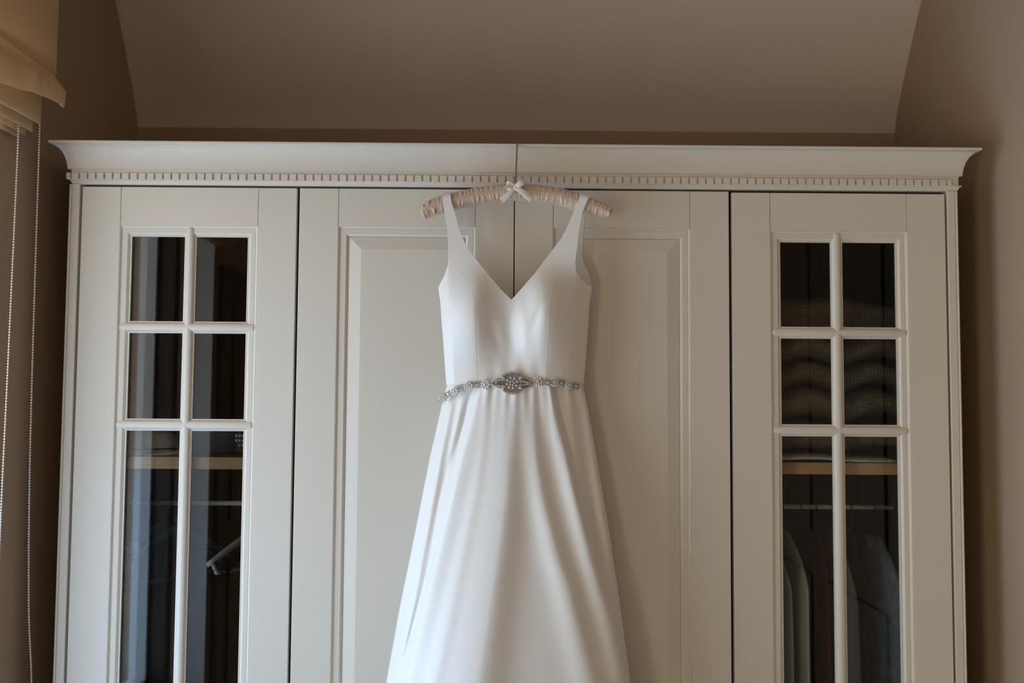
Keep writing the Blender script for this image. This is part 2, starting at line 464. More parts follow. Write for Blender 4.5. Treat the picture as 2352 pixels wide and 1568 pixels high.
def bar(name, p0, p1, axis, c, parent, tip0, tip1):
    """glazing bar: ridge profile swept along axis ('X' or 'Z') at cross position c, rounded tips"""
    half = [(-0.0136, 0.0160), (-0.0136, 0.0092), (-0.0112, 0.0088), (-0.0108, 0.0076), (-0.0080, 0.0050), (-0.0074, 0.0032), (-0.0050, 0.0016), (-0.0022, 0.0008), (0, 0.0006)]
    prof = half + [(-a, b) for a, b in reversed(half[:-1])]
    n = len(prof)
    st = []
    L = p1-p0
    for k in range(5):
        if tip0: st.append((p0+0.0085*(1-math.cos(k/5*PI/2)), math.sin(max(0.12, k/5)*PI/2)))
    st.append((p0+(0.0085 if tip0 else 0), 1.0))
    st.append((p1-(0.0085 if tip1 else 0), 1.0))
    for k in range(4, -1, -1):
        if tip1: st.append((p1-0.0085*(1-math.cos(k/5*PI/2)), math.sin(max(0.12, k/5)*PI/2)))
    V = []
    for s, sc in st:
        for w, y in prof:
            yy = 0.0165-(0.0165-y)*(0.35+0.65*sc)
            if axis == 'X': V.append((s, yy, c+w*sc))
            else: V.append((c+w*sc, yy, s))
    F = grid_faces(len(st), n) + [tuple(range(n)), tuple((len(st)-1)*n+i for i in range(n))]
    o = pdata(name, V, F, M_WHITE, parent, True); o.data.set_sharp_from_angle(angle=0.5)
    return o
def glass_door(x0, x1, sx0, sx1, ztop, zrail, zbars, xm):
    d = door_base(x0, x1, sx0, sx1, ztop, zrail)
    zb = Z_BOT+0.088
    frame_sweep('moulding', sx0, sx1, zb, zrail, GP, M_WHITE, d)
    bar('glazing_bar', zb+0.001, zrail-0.001, 'Z', xm, d, True, True)
    for zz in zbars:
        bar('glazing_bar', sx0+0.0008, sx1-0.0008, 'X', zz, d, True, True)
    zs = [zb+0.02] + sorted(zbars) + [zrail-0.02]
    for i in range(len(zs)-1):
        for (a, b) in ((sx0+0.02, xm), (xm, sx1-0.02)):
            pdata('glass_pane', [(a, 0.0125, zs[i]), (b, 0.0125, zs[i]), (b, 0.0125, zs[i+1]), (a, 0.0125, zs[i+1])], [(0, 1, 2, 3)], M_GLASS, d)
    return d
PP = [(0.0002, 0.0185), (0.0002, 0.0004), (0.0008, 0.0004), (0.0020, 0.0030), (0.0052, 0.0048), (0.0060, 0.0040), (0.0180, 0.0044), (0.0200, 0.0056), (0.0238, 0.0098), (0.0242, 0.0110), (0.0242, 0.0185)]
BV = [(0.0246, 0.0185), (0.0246, 0.0086), (0.0536, 0.0012), (0.0537, 0.0012)]
def panel_door(x0, x1, sx0, sx1, ztop, zrail):
    d = door_base(x0, x1, sx0, sx1, ztop, zrail)
    zb = Z_BOT+0.088
    frame_sweep('moulding', sx0, sx1, zb, zrail, PP, M_WHITE, d)
    p = frame_sweep('panel', sx0, sx1, zb, zrail, BV, M_WHITE, d, 0.08)
    i = 0.0537; bm = bmesh.new(); bm.from_mesh(p.data)
    vs = [bm.verts.new(q) for q in ((sx0+i, 0.0012, zb+i), (sx1-i, 0.0012, zb+i), (sx1-i, 0.0012, zrail-i), (sx0+i, 0.0012, zrail-i))]
    bm.faces.new(vs); bmesh.ops.remove_doubles(bm, verts=bm.verts, dist=1e-5)
    bmesh.ops.recalc_face_normals(bm, faces=bm.faces); bm.to_mesh(p.data); bm.free()
    p.data.set_sharp_from_angle(angle=0.08)
    boxobj('panel_back', (sx0-0.004, sx1+0.004, 0.0182, 0.0192, zb-0.01, zrail+0.01), M_WHITE, d)
    return d
d1 = glass_door(-0.9982, -0.5033, -0.9092, -0.5915, 2.0000, 1.9112, (1.6762, 1.4526), -0.7484)
d2 = panel_door(-0.4967, -0.0012, -0.4068, -0.0896, 2.0002, 1.9132)
d3 = panel_door(0.0012, 0.4963, 0.0896, 0.4068, 2.0002, 1.9125)
d4 = glass_door(0.5037, 0.9982, 0.5920, 0.9098, 1.9982, 1.9098, (1.6742, 1.4496), 0.7478)
d1['label'] = 'left glazed door'; d4['label'] = 'right glazed door'
d2['label'] = 'left panelled door'; d3['label'] = 'right panelled door'
# fittings inside the two glazed compartments
for x0, x1, zz, yf in ((-0.982, -0.509, 1.3645, 0.028), (0.509, 0.982, 1.3570, 0.095)):
    o = wp(boxobj('shelf', (x0, x1, yf, 0.580, zz-0.0138, zz+0.0138), M_BIRCH, None, 0.001))
    o.matrix_parent_inverse = Matrix.Translation(-ward.location)
    o = wp(tube('hanging_rail', [(x0, 0.30, 1.2455), (x1, 0.30, 1.2455)], 0.0062, M_RAIL, None, 16))
    o.matrix_parent_inverse = Matrix.Translation(-ward.location)

# ------------------------------------------------------------------ satin hanger with hook and bow
hang = empty('padded_hanger', (0.003, -0.065, 1.981), 'pink satin padded clothes hanger with ribbon bow, hooked over the cornice and carrying the dress', 'hanger')
arm = [(-0.2095, 1.9300, 0.0050), (-0.2080, 1.9310, 0.0115), (-0.2040, 1.9335, 0.0160), (-0.1950, 1.9405, 0.0178), (-0.1640, 1.9512, 0.0200), (-0.12, 1.9622, 0.0196), (-0.08, 1.9730, 0.0192), (-0.032, 1.9790, 0.0192), (0.0, 1.9812, 0.0204), (0.05, 1.9787, 0.0198), (0.10, 1.9722, 0.0192), (0.145, 1.9560, 0.0218), (0.182, 1.9456, 0.0188), (0.205, 1.9372, 0.0160), (0.2130, 1.9348, 0.0128), (0.2163, 1.9340, 0.0080), (0.2175, 1.9340, 0.0030)]
ax = [a[0] for a in arm]
rs = np.random.RandomState(3)
def ridge_set(n, lo, hi):
    return [(lo+(hi-lo)*(i+rs.uniform(0.2, 0.8))/n, rs.uniform(0.25, 1.0), rs.uniform(-0.12, 0.12)) for i in range(n)]
RU = ridge_set(54, -0.205, 0.213); RL = ridge_set(36, -0.205, 0.213)
def gather(x, v, R, w, s):
    g = 0.0
    for c, a, sl in R:
        d = (x-c-sl*v*0.06)/w
        if abs(d) < 3: g += a*math.exp(-d*d)
    return min(1.3, g)*s
NA, NS = 520, 48
V = []
for i in range(NA):
    t = i/(NA-1.0)
    x = -0.2095 + 0.427*t
    zc = float(np.interp(x, ax, [a[1] for a in arm])); h = float(np.interp(x, ax, [a[2] for a in arm]))
    for k in range(NS):
        a = 2*PI*k/NS                       # 0 = front, PI/2 = top
        ca, sa = math.cos(a), math.sin(a)
        # seam groove at the front a little above the middle, gathers above and below
        up_ = math.exp(-((a-0.62)/0.42)**2) if a < PI else 0
        lo_ = math.exp(-((a-2*PI+0.65)/0.38)**2) if a > PI else math.exp(-((a+0.65)/0.38)**2)
        g = gather(x, sa, RU, 0.0015, up_) + gather(x, sa, RL, 0.0021, lo_)
        seam = math.exp(-((a-0.24)/0.07)**2)
        rr = 1 + 0.15*g - 0.07*seam + 0.02*math.sin(40*x+2*sa)
        V.append((x + 0.004*sa*math.sin(9*x), -0.065 - 0.021*min(1, h/0.013)*ca*rr, zc + h*sa*rr))
F = grid_faces(NA, NS, True) + [tuple(range(NS)), tuple((NA-1)*NS+k for k in range(NS))]
arms = pdata('padded_arms', V, F, M_HANGSAT, None, True); adopt(hang, arms)
pts = []
for i in range(60):
    x = -0.203+0.412*i/59; zc = float(np.interp(x, ax, [a[1] for a in arm])); h = float(np.interp(x, ax, [a[2] for a in arm]))
    pts.append((x, -0.065-0.021*min(1, h/0.016)*math.cos(0.24)*0.955, zc+h*math.sin(0.24)))
adopt(hang, tube('seam_piping', pts, 0.0011, M_HANGSAT, None, 6))
# hook: up from the pad, over the cornice lip and down behind it
pts = catmull([(0.0030, -0.0640, 1.990), (0.0025, -0.0600, 2.012), (0.0032, -0.0520, 2.045), (0.0040, -0.0452, 2.072), (0.0044, -0.0420, 2.092), (0.0047, -0.0385, 2.1008), (0.0050, -0.0320, 2.1030), (0.0053, -0.0250, 2.1012), (0.0055, -0.0205, 2.1003)], 6)
adopt(hang, tube('hook', pts, 0.0019, M_CHROME, None, 12))
# bow: two loops, two tails and a knot
bow_parts = []
def ribbon(name, center, width_dir, width, parent, thick=0.0007, mat_=None):
    P = catmull(center, 8); V = []
    wd = Vector(width_dir).normalized()
    n = len(P)
    for i, p in enumerate(P):
        t = (P[min(i+1, n-1)]-P[max(i-1, 0)]).normalized()
        w = (wd - t*wd.dot(t)).normalized(); nn = t.cross(w)
        wdt = width[0]+(width[1]-width[0])*i/(n-1)
        cup = 0.12*wdt
        for s, q in ((-1, 0), (-0.4, cup), (0.4, cup), (1, 0)):
            V.append(p + w*s*wdt/2 + nn*(q+thick/2))
        for s, q in ((1, 0), (0.4, cup), (-0.4, cup), (-1, 0)):
            V.append(p + w*s*wdt/2 + nn*(q-thick/2))
    F = grid_faces(n, 8, True) + [tuple(range(8)), tuple((n-1)*8+k for k in range(8))]
    o = pdata(name, V, F, mat_ or M_RIBBON, parent, True); o.data.set_sharp_from_angle(angle=0.8)
    return o
K = Vector((0.0015, -0.095, 1.984))
bow = pdata('bow', *sphere_geo(K, 0.0052, 14, 9, (1.0, 0.8, 1.1)), M_RIBBON, None, True); adopt(hang, bow)
lp = [
 ribbon('bow_loop', [K+Vector(v) for v in ((0, 0, 0), (-0.009, -0.004, 0.004), (-0.018, -0.006, 0.008), (-0.022, 0.0, 0.008), (-0.018, 0.006, 0.004), (-0.009, 0.005, 0.000), (0, 0.002, -0.001))], (0.45, 0, 1), (0.010, 0.016), None),
 ribbon('bow_loop', [K+Vector(v) for v in ((0, 0, 0), (0.006, -0.004, 0.006), (0.014, -0.005, 0.012), (0.0195, 0.0, 0.0155), (0.015, 0.005, 0.012), (0.006, 0.004, 0.005), (0, 0.002, 0))], (-0.7, 0, 0.7), (0.011, 0.015), None),
 ribbon('bow_tail', [K+Vector(v) for v in ((0, 0, 0), (-0.010, -0.002, -0.010), (-0.022, -0.001, -0.020), (-0.032, 0.001, -0.028))], (0.6, 0, -0.7), (0.008, 0.0150), None),
 ribbon('bow_tail', [K+Vector(v) for v in ((0, 0, 0), (0.010, -0.005, -0.006), (0.022, -0.004, -0.015), (0.035, -0.001, -0.025))], (0.6, 0, 0.7), (0.010, 0.0160), None),
]
for o in lp:
    o.parent = bow; o.matrix_parent_inverse = Matrix.Identity(4)

# ------------------------------------------------------------------ wedding dress
dress = empty('wedding_dress', (0.0, -0.06, 1.548), 'ivory satin V-neck wedding dress with full skirt, hanging on the wardrobe', 'dress')
LO = [(1.9718, -0.162), (1.9483, -0.1588), (1.8895, -0.1494), (1.855, -0.1468), (1.8309, -0.1459), (1.8114, -0.1471), (1.787, -0.1551), (1.7704, -0.1646), (1.7626, -0.1684), (1.751, -0.1668), (1.7316, -0.1632), (1.6658, -0.1576), (1.579, -0.1509), (1.5463, -0.1477)]
LI = [(1.9688, -0.1433), (1.9464, -0.1392), (1.9154, -0.1293), (1.8863, -0.1213), (1.8622, -0.1105), (1.8429, -0.0988), (1.8189, -0.0803), (1.7805, -0.0493), (1.7585, -0.0299), (1.7346, -0.0058), (1.545, -0.002)]
RO = [(1.9656, 0.1649), (1.9311, 0.1504), (1.8919, 0.1437), (1.8429, 0.1381), (1.8234, 0.1357), (1.8019, 0.1372), (1.7864, 0.1469), (1.7758, 0.1615), (1.7696, 0.1741), (1.7652, 0.1751), (1.736, 0.1703), (1.6681, 0.1666), (1.5812, 0.16), (1.5484, 0.1572)]
RI = [(1.9692, 0.145), (1.9516, 0.1392), (1.9252, 0.1277), (1.8979, 0.1163), (1.8736, 0.1038), (1.8375, 0.0771), (1.7947, 0.0466), (1.7666, 0.0227), (1.7501, 0.0085), (1.7346, -0.0058), (1.545, -0.002)]
CRL = [(1.83, -0.1470), (1.70, -0.1390), (1.548, -0.1290)]
CRR = [(1.83, 0.1400), (1.70, 0.1290), (1.548, 0.1180)]
def y_front(x, z):
    """front of the bodice: depth of the cloth at (x, z)"""
    low = smooth(1.86, 1.76, z)
    y = -0.0895 - 0.007*low
    y -= 0.035*low*gauss(x, -0.092, 0.085, 0.043)*gauss(z, 1.705, 0.095, 0.085)       # left cup
    y -= 0.038*low*gauss(x, 0.066, 0.045, 0.065)*gauss(z, 1.695, 0.090, 0.080)        # right cup
    y -= 0.010*gauss(z, 1.545, 0.07)*(1-(x/0.19)**2)
    # soft drag lines under the neckline
    y -= 0.0055*gauss(x, 0.022+0.10*(1.66-z), 0.016, 0.014)*gauss(z, 1.675, 0.060, 0.050)
    y += 0.0045*gauss(x, -0.010+0.05*(1.66-z), 0.014)*gauss(z, 1.655, 0.045)
    y += 0.0035*gauss(x, 0.050-0.20*(1.70-z), 0.010)*gauss(z, 1.700, 0.025)
    y += 0.0030*gauss(x, -0.052+0.35*(1.68-z), 0.012)*gauss(z, 1.665, 0.040)
    # waist gathers reaching up a little
    y -= 0.0016*math.sin(x*190+0.6)*smooth(1.62, 1.55, z)*gauss(x, 0.02, 0.07)
    cl = interp(z, CRL); cr = interp(z, CRR)
    soft = lambda v: 0.012*math.log1p(math.exp(min(40.0, v/0.012)))
    y += low*(0.24*soft(-0.092-x) + 0.32*soft(x-0.078))
    if x < cl: y += low*(0.18*(cl-x) + 9.0*(cl-x)**2)
    if x > cr: y += low*(0.30*(x-cr) + 7.0*(x-cr)**2)
    y = min(y, -0.050)
    return y
STRAP = [(-0.0430, 1.9450), (-0.0425, 1.9600), (-0.0440, 1.9690), (-0.0500, 1.9760), (-0.0590, 1.9800), (-0.0690, 1.9806), (-0.0780, 1.9786), (-0.0850, 1.9740), (-0.0884, 1.9690), (-0.0894, 1.9640)]
def half_front(O, I, zt, nr=170, nc=70):
    V = []; zb = 1.5462
    for y, z in STRAP:
        zz = max(1.9605, min(z, 1.9656)) if y < -0.065 else 1.9656
        xo = interp(zz, O); xi = interp(zz, I)
        for c in range(nc):
            x = xo+(xi-xo)*c/(nc-1)
            zc = float(np.interp(x, ax, [a[1] for a in arm])); h = float(np.interp(x, ax, [a[2] for a in arm]))
            top = zc+h*1.09+0.0014
            k = (z-1.9605)/(1.9806-1.9605)
            V.append((x, y, 1.9605+(top-1.9605)*k if k > 0 else z))
    zt_ = zt
    for r in range(nr):
        z = zt_ + (zb-zt_)*r/(nr-1)
        xo, xi = interp(z, O), interp(z, I)
        for c in range(nc):
            x = xo+(xi-xo)*c/(nc-1); V.append((x, y_front(x, z), z))
    return V, grid_faces(nr+len(STRAP), nc)
gl_ = half_front(LO, LI, 1.9600); gr_ = half_front(RO, RI, 1.9600)
def weld_obj(name, V, F, material, thick=0.0014):
    o = pdata(name, V, F, material, None, True)
    bm = bmesh.new(); bm.from_mesh(o.data); bmesh.ops.remove_doubles(bm, verts=bm.verts, dist=0.0003)
    bmesh.ops.recalc_face_normals(bm, faces=bm.faces); bm.to_mesh(o.data); bm.free()
    o.data.polygons.foreach_set('use_smooth', [True]*len(o.data.polygons))
    md = o.modifiers.new('thickness', 'SOLIDIFY'); md.thickness = thick; md.offset = 0
    return o
V, F = join_geo([gl_, gr_])
bod = weld_obj('bodice', V, F, M_SATIN); adopt(dress, bod)
# back of the bodice with its own lower V and narrower straps
BLO = [(1.9718, -0.158), (1.9483, -0.1545), (1.8895, -0.1440), (1.8309, -0.1410), (1.8114, -0.1430), (1.787, -0.1520), (1.7626, -0.1670), (1.7316, -0.1625), (1.6658, -0.1570), (1.5463, -0.1470)]
BLI = [(1.9688, -0.1450), (1.9154, -0.1345), (1.8622, -0.1250), (1.8189, -0.1080), (1.7585, -0.0560), (1.7000, -0.0220), (1.672, -0.003), (1.545, -0.002)]
BRO = [(1.9718, 0.1660), (1.9588, 0.1633), (1.9368, 0.1614), (1.8889, 0.1575), (1.8341, 0.1567), (1.8143, 0.1627), (1.7926, 0.1726), (1.7728, 0.1782), (1.7600, 0.1755), (1.736, 0.1708), (1.6681, 0.1666), (1.5484, 0.1567)]
BRI = [(1.9692, 0.142), (1.9252, 0.1300), (1.8736, 0.1130), (1.8375, 0.0970), (1.7947, 0.0700), (1.7501, 0.0400), (1.7000, 0.0130), (1.672, -0.003), (1.545, -0.002)]
def half_back(O, I, nr=60, nc=20):
    V = []
    for r in range(nr):
        z = 1.9520+(1.5462-1.9520)*r/(nr-1)
        xo, xi = interp(z, O), interp(z, I)
        for c in range(nc):
            x = xo+(xi-xo)*c/(nc-1)
            e = smooth(0.0, 0.05, abs(x-xo))
            V.append((x, -0.042 + 0.016*e*smooth(1.86, 1.76, z) - 0.010*(1-e)*smooth(1.78, 1.76, z), z))
    return V, grid_faces(nr, nc)
V, F = join_geo([half_back(BLO, BLI), half_back(BRO, BRI)])
bb = weld_obj('bodice_back', V, F, M_LINING); adopt(dress, bb); bb['label'] = 'cream lined back of the bodice'
# princess seams
SL = [(-0.1447, 1.8261), (-0.134, 1.8107), (-0.1165, 1.7896), (-0.1019, 1.7676), (-0.0931, 1.7493), (-0.0871, 1.7224), (-0.0850, 1.6649), (-0.0800, 1.5522)]
SR = [(0.1348, 1.8225), (0.1185, 1.8088), (0.0975, 1.7864), (0.0841, 1.767), (0.0785, 1.7429), (0.0740, 1.666), (0.0688, 1.5532)]
for S in (SL, SR):
    P = catmull([(x, 0, z) for x, z in S], 8)
    adopt(dress, tube('princess_seam', [(p.x, y_front(p.x, p.z)-0.0003, p.z) for p in P], 0.0008, M_SATIN, None, 6))
# skirt
SKL = [(1.548, -0.1480), (1.5117, -0.1575), (1.3884, -0.1836), (1.2192, -0.2147), (1.0608, -0.2455), (0.9057, -0.2714), (0.35, -0.365)]
SKR = [(1.5485, 0.1557), (1.5186, 0.1624), (1.4854, 0.1691), (1.3626, 0.1912), (1.2218, 0.2151), (1.0635, 0.2388), (0.9085, 0.2594), (0.35, 0.335)]
PSL = [(1.548, -0.55), (1.52, -0.57), (1.33, -0.70), (1.215, -0.765), (1.07, -0.83), (0.93, -0.90), (0.35, -1.0)]
PSR = [(1.548, 0.53), (1.50, 0.56), (1.41, 0.65), (1.27, 0.745), (1.17, 0.82), (1.045, 0.925), (0.92, 0.975), (0.35, 1.0)]
PK1 = [(1.548, -0.05), (1.50, -0.06), (1.32, -0.09), (1.12, -0.18), (0.95, -0.25), (0.35, -0.35)]
PK2 = [(1.548, 0.16), (1.50, 0.19), (1.32, 0.29), (1.19, 0.42), (1.13, 0.50), (0.91, 0.68), (0.35, 0.85)]
def y_skirt(s, z):
    t = (1.548-z)/0.64
    base = 0.046 + 0.085*smooth(0, 1.3, t)
    y = -0.052 - 0.012*min(1, t) - base*(max(0.0, 1-abs(s)**2.4))**0.62
    sl, sr = interp(z, PSL), interp(z, PSR)
    w = 0.026+0.03*math.exp(-t*8)
    right_in = 1-smooth(sr-w, sr+w, s)
    left_in = smooth(sl-w, sl+w, s)
    inside = left_in*right_in
    A = smooth(-0.03, 0.40, t)
    y -= (1-right_in)*0.0 + inside*0.006 + right_in*(0.004+0.012*A)
    am = 0.30 + 0.70*A + 0.45*max(0, t-0.4)
    p1, p2 = interp(z, PK1), interp(z, PK2)
    f = 0.0075*gauss(s, sl+0.07, 0.05, 0.12)
    f += 0.0030*gauss(s, (sl+p1)/2-0.02, 0.10, 0.07)
    f += 0.0220*(smooth(sl-0.1, p1+0.06, s)**1.1 if s < p1 else smooth(sl-0.1, p1+0.06, p1)**1.1*gauss(s, p1, 0.165+0.06*t))
    f += 0.0140*gauss(s, p2, 0.12+0.04*t, 0.105)
    f += 0.0170*gauss(s, sr-0.06, 0.12, 0.05)
    y -= am*f*(0.25+0.75*inside)
    # deep pleat just left of the front panel, closing lower down
    y += 0.0065*gauss(s, sl-0.060, 0.040, 0.045)*smooth(-0.02, 0.10, t)*(1-smooth(0.20, 0.48, t))
    y -= 0.012*(1-left_in)*smooth(0.25, 0.6, t)*smooth(1.0, 0.9, -s)
    # side panels carry narrower pleats
    if s > 0:
        y -= (1-right_in)*0.0055*(0.4+A)*math.cos((s-1.0)*24+1.2*t)*smooth(1.0, 0.94, s)
    else:
        y -= (1-left_in)*0.0022*(0.4+A)*math.cos((s+1.0)*44+1.0*t)*smooth(1.0, 0.95, -s)
    # gathers at the waist seam
    g = 0.55*math.sin(s*27+0.4)+0.45*math.sin(s*49+1.7)+0.35*math.sin(s*17+2.2)
    y -= 0.0030*g*math.exp(-t*13.0)*smooth(1.0, 0.85, abs(s))*smooth(-0.02, 0.03, t)
    return y
def z_waist(s):
    return 1.5478
NR, NC, NB = 150, 220, 24
V = []
for r in range(NR):
    tt = r/(NR-1.0)
    z = 1.5480 + (0.35-1.5480)*(tt**1.15)
    xl, xr = interp(z, SKL), interp(z, SKR)
    for c in range(NC):
        s = -1+2*c/(NC-1)
        V.append(((xl+xr)/2+(xr-xl)/2*s, y_skirt(s, z), z))
    for c in range(1, NB):
        s = 1-2*c/NB
        V.append(((xl+xr)/2+(xr-xl)/2*s, -0.052 - 0.012*min(1, (1.548-z)/0.64) + 0.034*(1-s*s), z))
F = grid_faces(NR, NC+NB-1, True)
skirt = pdata('skirt', V, F, M_SATIN, None, True); adopt(dress, skirt)

# ------------------------------------------------------------------ beaded belt
BELT = [(-0.1606, 1.5069), (-0.1532, 1.5212), (-0.1428, 1.5269), (-0.1287, 1.5318), (-0.1164, 1.5398), (-0.0985, 1.5448), (-0.0799, 1.5473), (-0.0605, 1.5474), (-0.035, 1.5509), (-0.004, 1.5511), (0.0282, 1.5528), (0.0523, 1.5548), (0.0723, 1.5531), (0.0884, 1.5541), (0.1064, 1.5523), (0.1207, 1.5487), (0.1387, 1.5464), (0.1525, 1.5441), (0.1596, 1.5375)]
belt = empty('beaded_belt', (-0.004, -0.15, 1.551), 'silver belt of pearls and crystals around the waist of the ivory dress', 'belt')
def y_cloth(x, z):
    xl, xr = interp(min(z, 1.548), SKL), interp(min(z, 1.548), SKR)
    s = max(-0.995, min(0.995, (2*x-xl-xr)/(xr-xl)))
    ys = y_skirt(s, min(z, 1.547)); yb = y_front(max(-0.1475, min(0.157, x)), max(z, 1.5465))
    return min(ys, yb)
def wear(x, z): return Vector((x, y_cloth(x, z)-0.0030, z))
P = catmull([wear(x, z) for x, z in BELT], 4)
adopt(belt, tube('belt_ribbon', P, 0.0016, M_BASE, None, 6))
ico = None
def flower_mesh():
    g = []
    for k in range(9):
        a = 2*PI*k/9
        g.append(sphere_geo((0.0070*math.cos(a), -0.0012, 0.0070*math.sin(a)), 0.0023, 8, 5))
    for k in range(6):
        a = 2*PI*(k+0.4)/6
        g.append(sphere_geo((0.0036*math.cos(a), -0.0018, 0.0036*math.sin(a)), 0.0017, 8, 5))
    g.append(sphere_geo((0, -0.0032, 0), 0.0021, 8, 5))
    return join_geo(g)
def gem_geo(rx, rz, d):
    V = [(0, -d, 0)]; n = 10
    for q, yy in ((0.55, -d), (1.0, -d*0.35), (0.8, 0.0008)):
        V += [(rx*q*math.cos(2*PI*k/n), yy, rz*q*math.sin(2*PI*k/n)) for k in range(n)]
    F = [(0, 1+k, 1+(k+1) % n) for k in range(n)]
    for j in range(2):
        F += [(1+j*n+k, 1+(j+1)*n+k, 1+(j+1)*n+(k+1) % n, 1+j*n+(k+1) % n) for k in range(n)]
    F.append(tuple(1+2*n+k for k in range(n)))
    return V, F
fl0 = pdata('pearl_flower', *flower_mesh(), M_PEARL, None, True)
gem0 = pdata('crystal', *gem_geo(0.0046, 0.0030, 0.0030), M_CRYST)
ring = []
for k in range(14):
    a = 2*PI*k/14
    ring.append(sphere_geo((0.0064*math.cos(a), -0.0008, 0.0050*math.sin(a)), 0.0015, 6, 4))
ring0 = pdata('gem_setting', *join_geo(ring), M_SILVER, None, True)
adopt(belt, fl0); adopt(belt, gem0)
ring0.parent = gem0; ring0.matrix_parent_inverse = Matrix.Identity(4)
seqs = [(-0.1545, 1.5175, 'f', 0.95), (-0.1436, 1.5266, 'g', 0.8), (-0.1287, 1.5318, 'f', 0.95), (-0.1164, 1.5392, 'g', 0.85), (-0.0985, 1.5442, 'f', 1.05), (-0.0799, 1.5470, 'g', 1.0), (-0.0612, 1.5472, 'f', 1.1),
        (0.0523, 1.5545, 'f', 1.1), (0.0723, 1.5531, 'g', 0.9), (0.0884, 1.5541, 'f', 1.05), (0.1064, 1.5522, 'g', 0.95), (0.1207, 1.5487, 'f', 1.0), (0.1387, 1.5462, 'g', 0.9), (0.1510, 1.5436, 'f', 0.95)]
ff = gg = False
for x, z, k, sc in seqs:
    p = wear(x, z); e = 0.004
    slope = (wear(x+e, z).y-wear(x-e, z).y)/(2*e)
    rz_ = max(-0.9, min(0.9, math.atan(slope)))
    tz = math.atan2(interp(x+e, BELT)-interp(x-e, BELT), 2*e)
    R = Matrix.Rotation(rz_, 4, 'Z') @ Matrix.Rotation(-tz, 4, 'Y')
    if k == 'f':
        o = fl0 if not ff else fl0.copy()
        if ff: COL.objects.link(o)
        ff = True
        R = R @ Matrix.Rotation(random.uniform(0, 0.9), 4, 'Y')
    else:
        o = gem0 if not gg else gem0.copy()
        if gg:
            COL.objects.link(o); r = ring0.copy(); COL.objects.link(r); r.parent = o
        gg = True
    o.matrix_basis = Matrix.Translation(p) @ R @ Matrix.Scale(sc*1.12, 4)
bb_ = []
for i in range(len(P)-1):
    d = P[i+1]-P[i]; nrm = Vector((-d.z, 0, d.x)).normalized()
    if -0.052 < P[i].x < 0.043: continue
    for q in range(2):
        for off in (-0.0052, 0.0052, 0.0):
            c = P[i]+d*(0.25+0.5*q)+nrm*(off+random.uniform(-0.0015, 0.0015))
            bb_.append(sphere_geo((c.x, c.y-0.0012, c.z), random.uniform(0.0009, 0.0016), 6, 4))
o = pdata('seed_beads', *join_geo(bb_), M_SILVER, None, True); tag(o, kind='stuff'); adopt(belt, o)
# medallion: bead rim, pointed leaves of bugle beads, pearl cluster and four drops
MC = Vector((-0.0040, 0, 1.5512)); ym = y_cloth(-0.004, 1.5512) - 0.0035
def mpt(x, z, d=0.0): return (MC.x+x, ym + 0.9*(x*x)*1.2 - d, MC.z+z)
bv = []; N = 40
outl = []
for k in range(N):
    a = 2*PI*k/N
    outl.append((0.0258*math.cos(a), 0.0225*math.sin(a)))
V = [mpt(x*0.98, z*0.98, 0.0) for x, z in outl] + [mpt(x*0.98, z*0.98, -0.0018) for x, z in outl]
F = [tuple(range(N)), tuple(range(N, 2*N))] + [(k, (k+1) % N, N+(k+1) % N, N+k) for k in range(N)]
med = pdata('medallion', V, F, M_BASE); adopt(belt, med); med['label'] = 'central oval medallion of silver beads and pearls'
beads = []
for row, (rx, rz, r, n, d) in enumerate(((0.0262, 0.0238, 0.0016, 46, 0.001), (0.0232, 0.0206, 0.0019, 36, 0.0022), (0.0200, 0.0176, 0.0013, 36, 0.0012))):
    for k in range(n):
        a = 2*PI*k/n
        if abs(math.cos(a)) > 0.93 and row != 2: continue
        beads.append(sphere_geo(mpt(rx*math.cos(a), rz*math.sin(a), d), r*random.uniform(0.85, 1.1), 6, 4))
o = pdata('rim_beads', *join_geo(beads), M_SILVER, None, True); tag(o, kind='stuff')
o.parent = med; o.matrix_parent_inverse = Matrix.Identity(4)
pear = []
for k in range(8):
    a = 2*PI*(k+0.3)/8
    pear.append(sphere_geo(mpt(0.0112*math.cos(a), 0.0112*math.sin(a), 0.0024), 0.0023, 8, 6))
for k in range(5):
    a = 2*PI*k/5
    pear.append(sphere_geo(mpt(0.0048*math.cos(a), 0.0048*math.sin(a), 0.0026), 0.0017, 8, 6))
o = pdata('pearl_cluster', *join_geo(pear), M_PEARL, None, True); o.parent = med
sm = []
for k in range(26):
    a = 2*PI*k/26; q = 0.0150 if k % 2 else 0.0078
    sm.append(sphere_geo(mpt(q*math.cos(a), q*math.sin(a), 0.0012), 0.0012, 6, 4))
o = pdata('seed_beads', *join_geo(sm), M_SILVER, None, True); tag(o, kind='stuff'); o.parent = med
for sx_, sz_ in ((-1, 1), (1, 1), (-1, -1), (1, -1)):
    V, F = gem_geo(0.0046, 0.0028, 0.0030)
    o = pdata('drop_crystal', V, F, M_CRYST); o.parent = med
    o.matrix_basis = Matrix.Translation(mpt(0.0185*sx_, 0.0105*sz_, 0.0016)) @ Matrix.Rotation(-0.6*sx_*sz_, 4, 'Y')
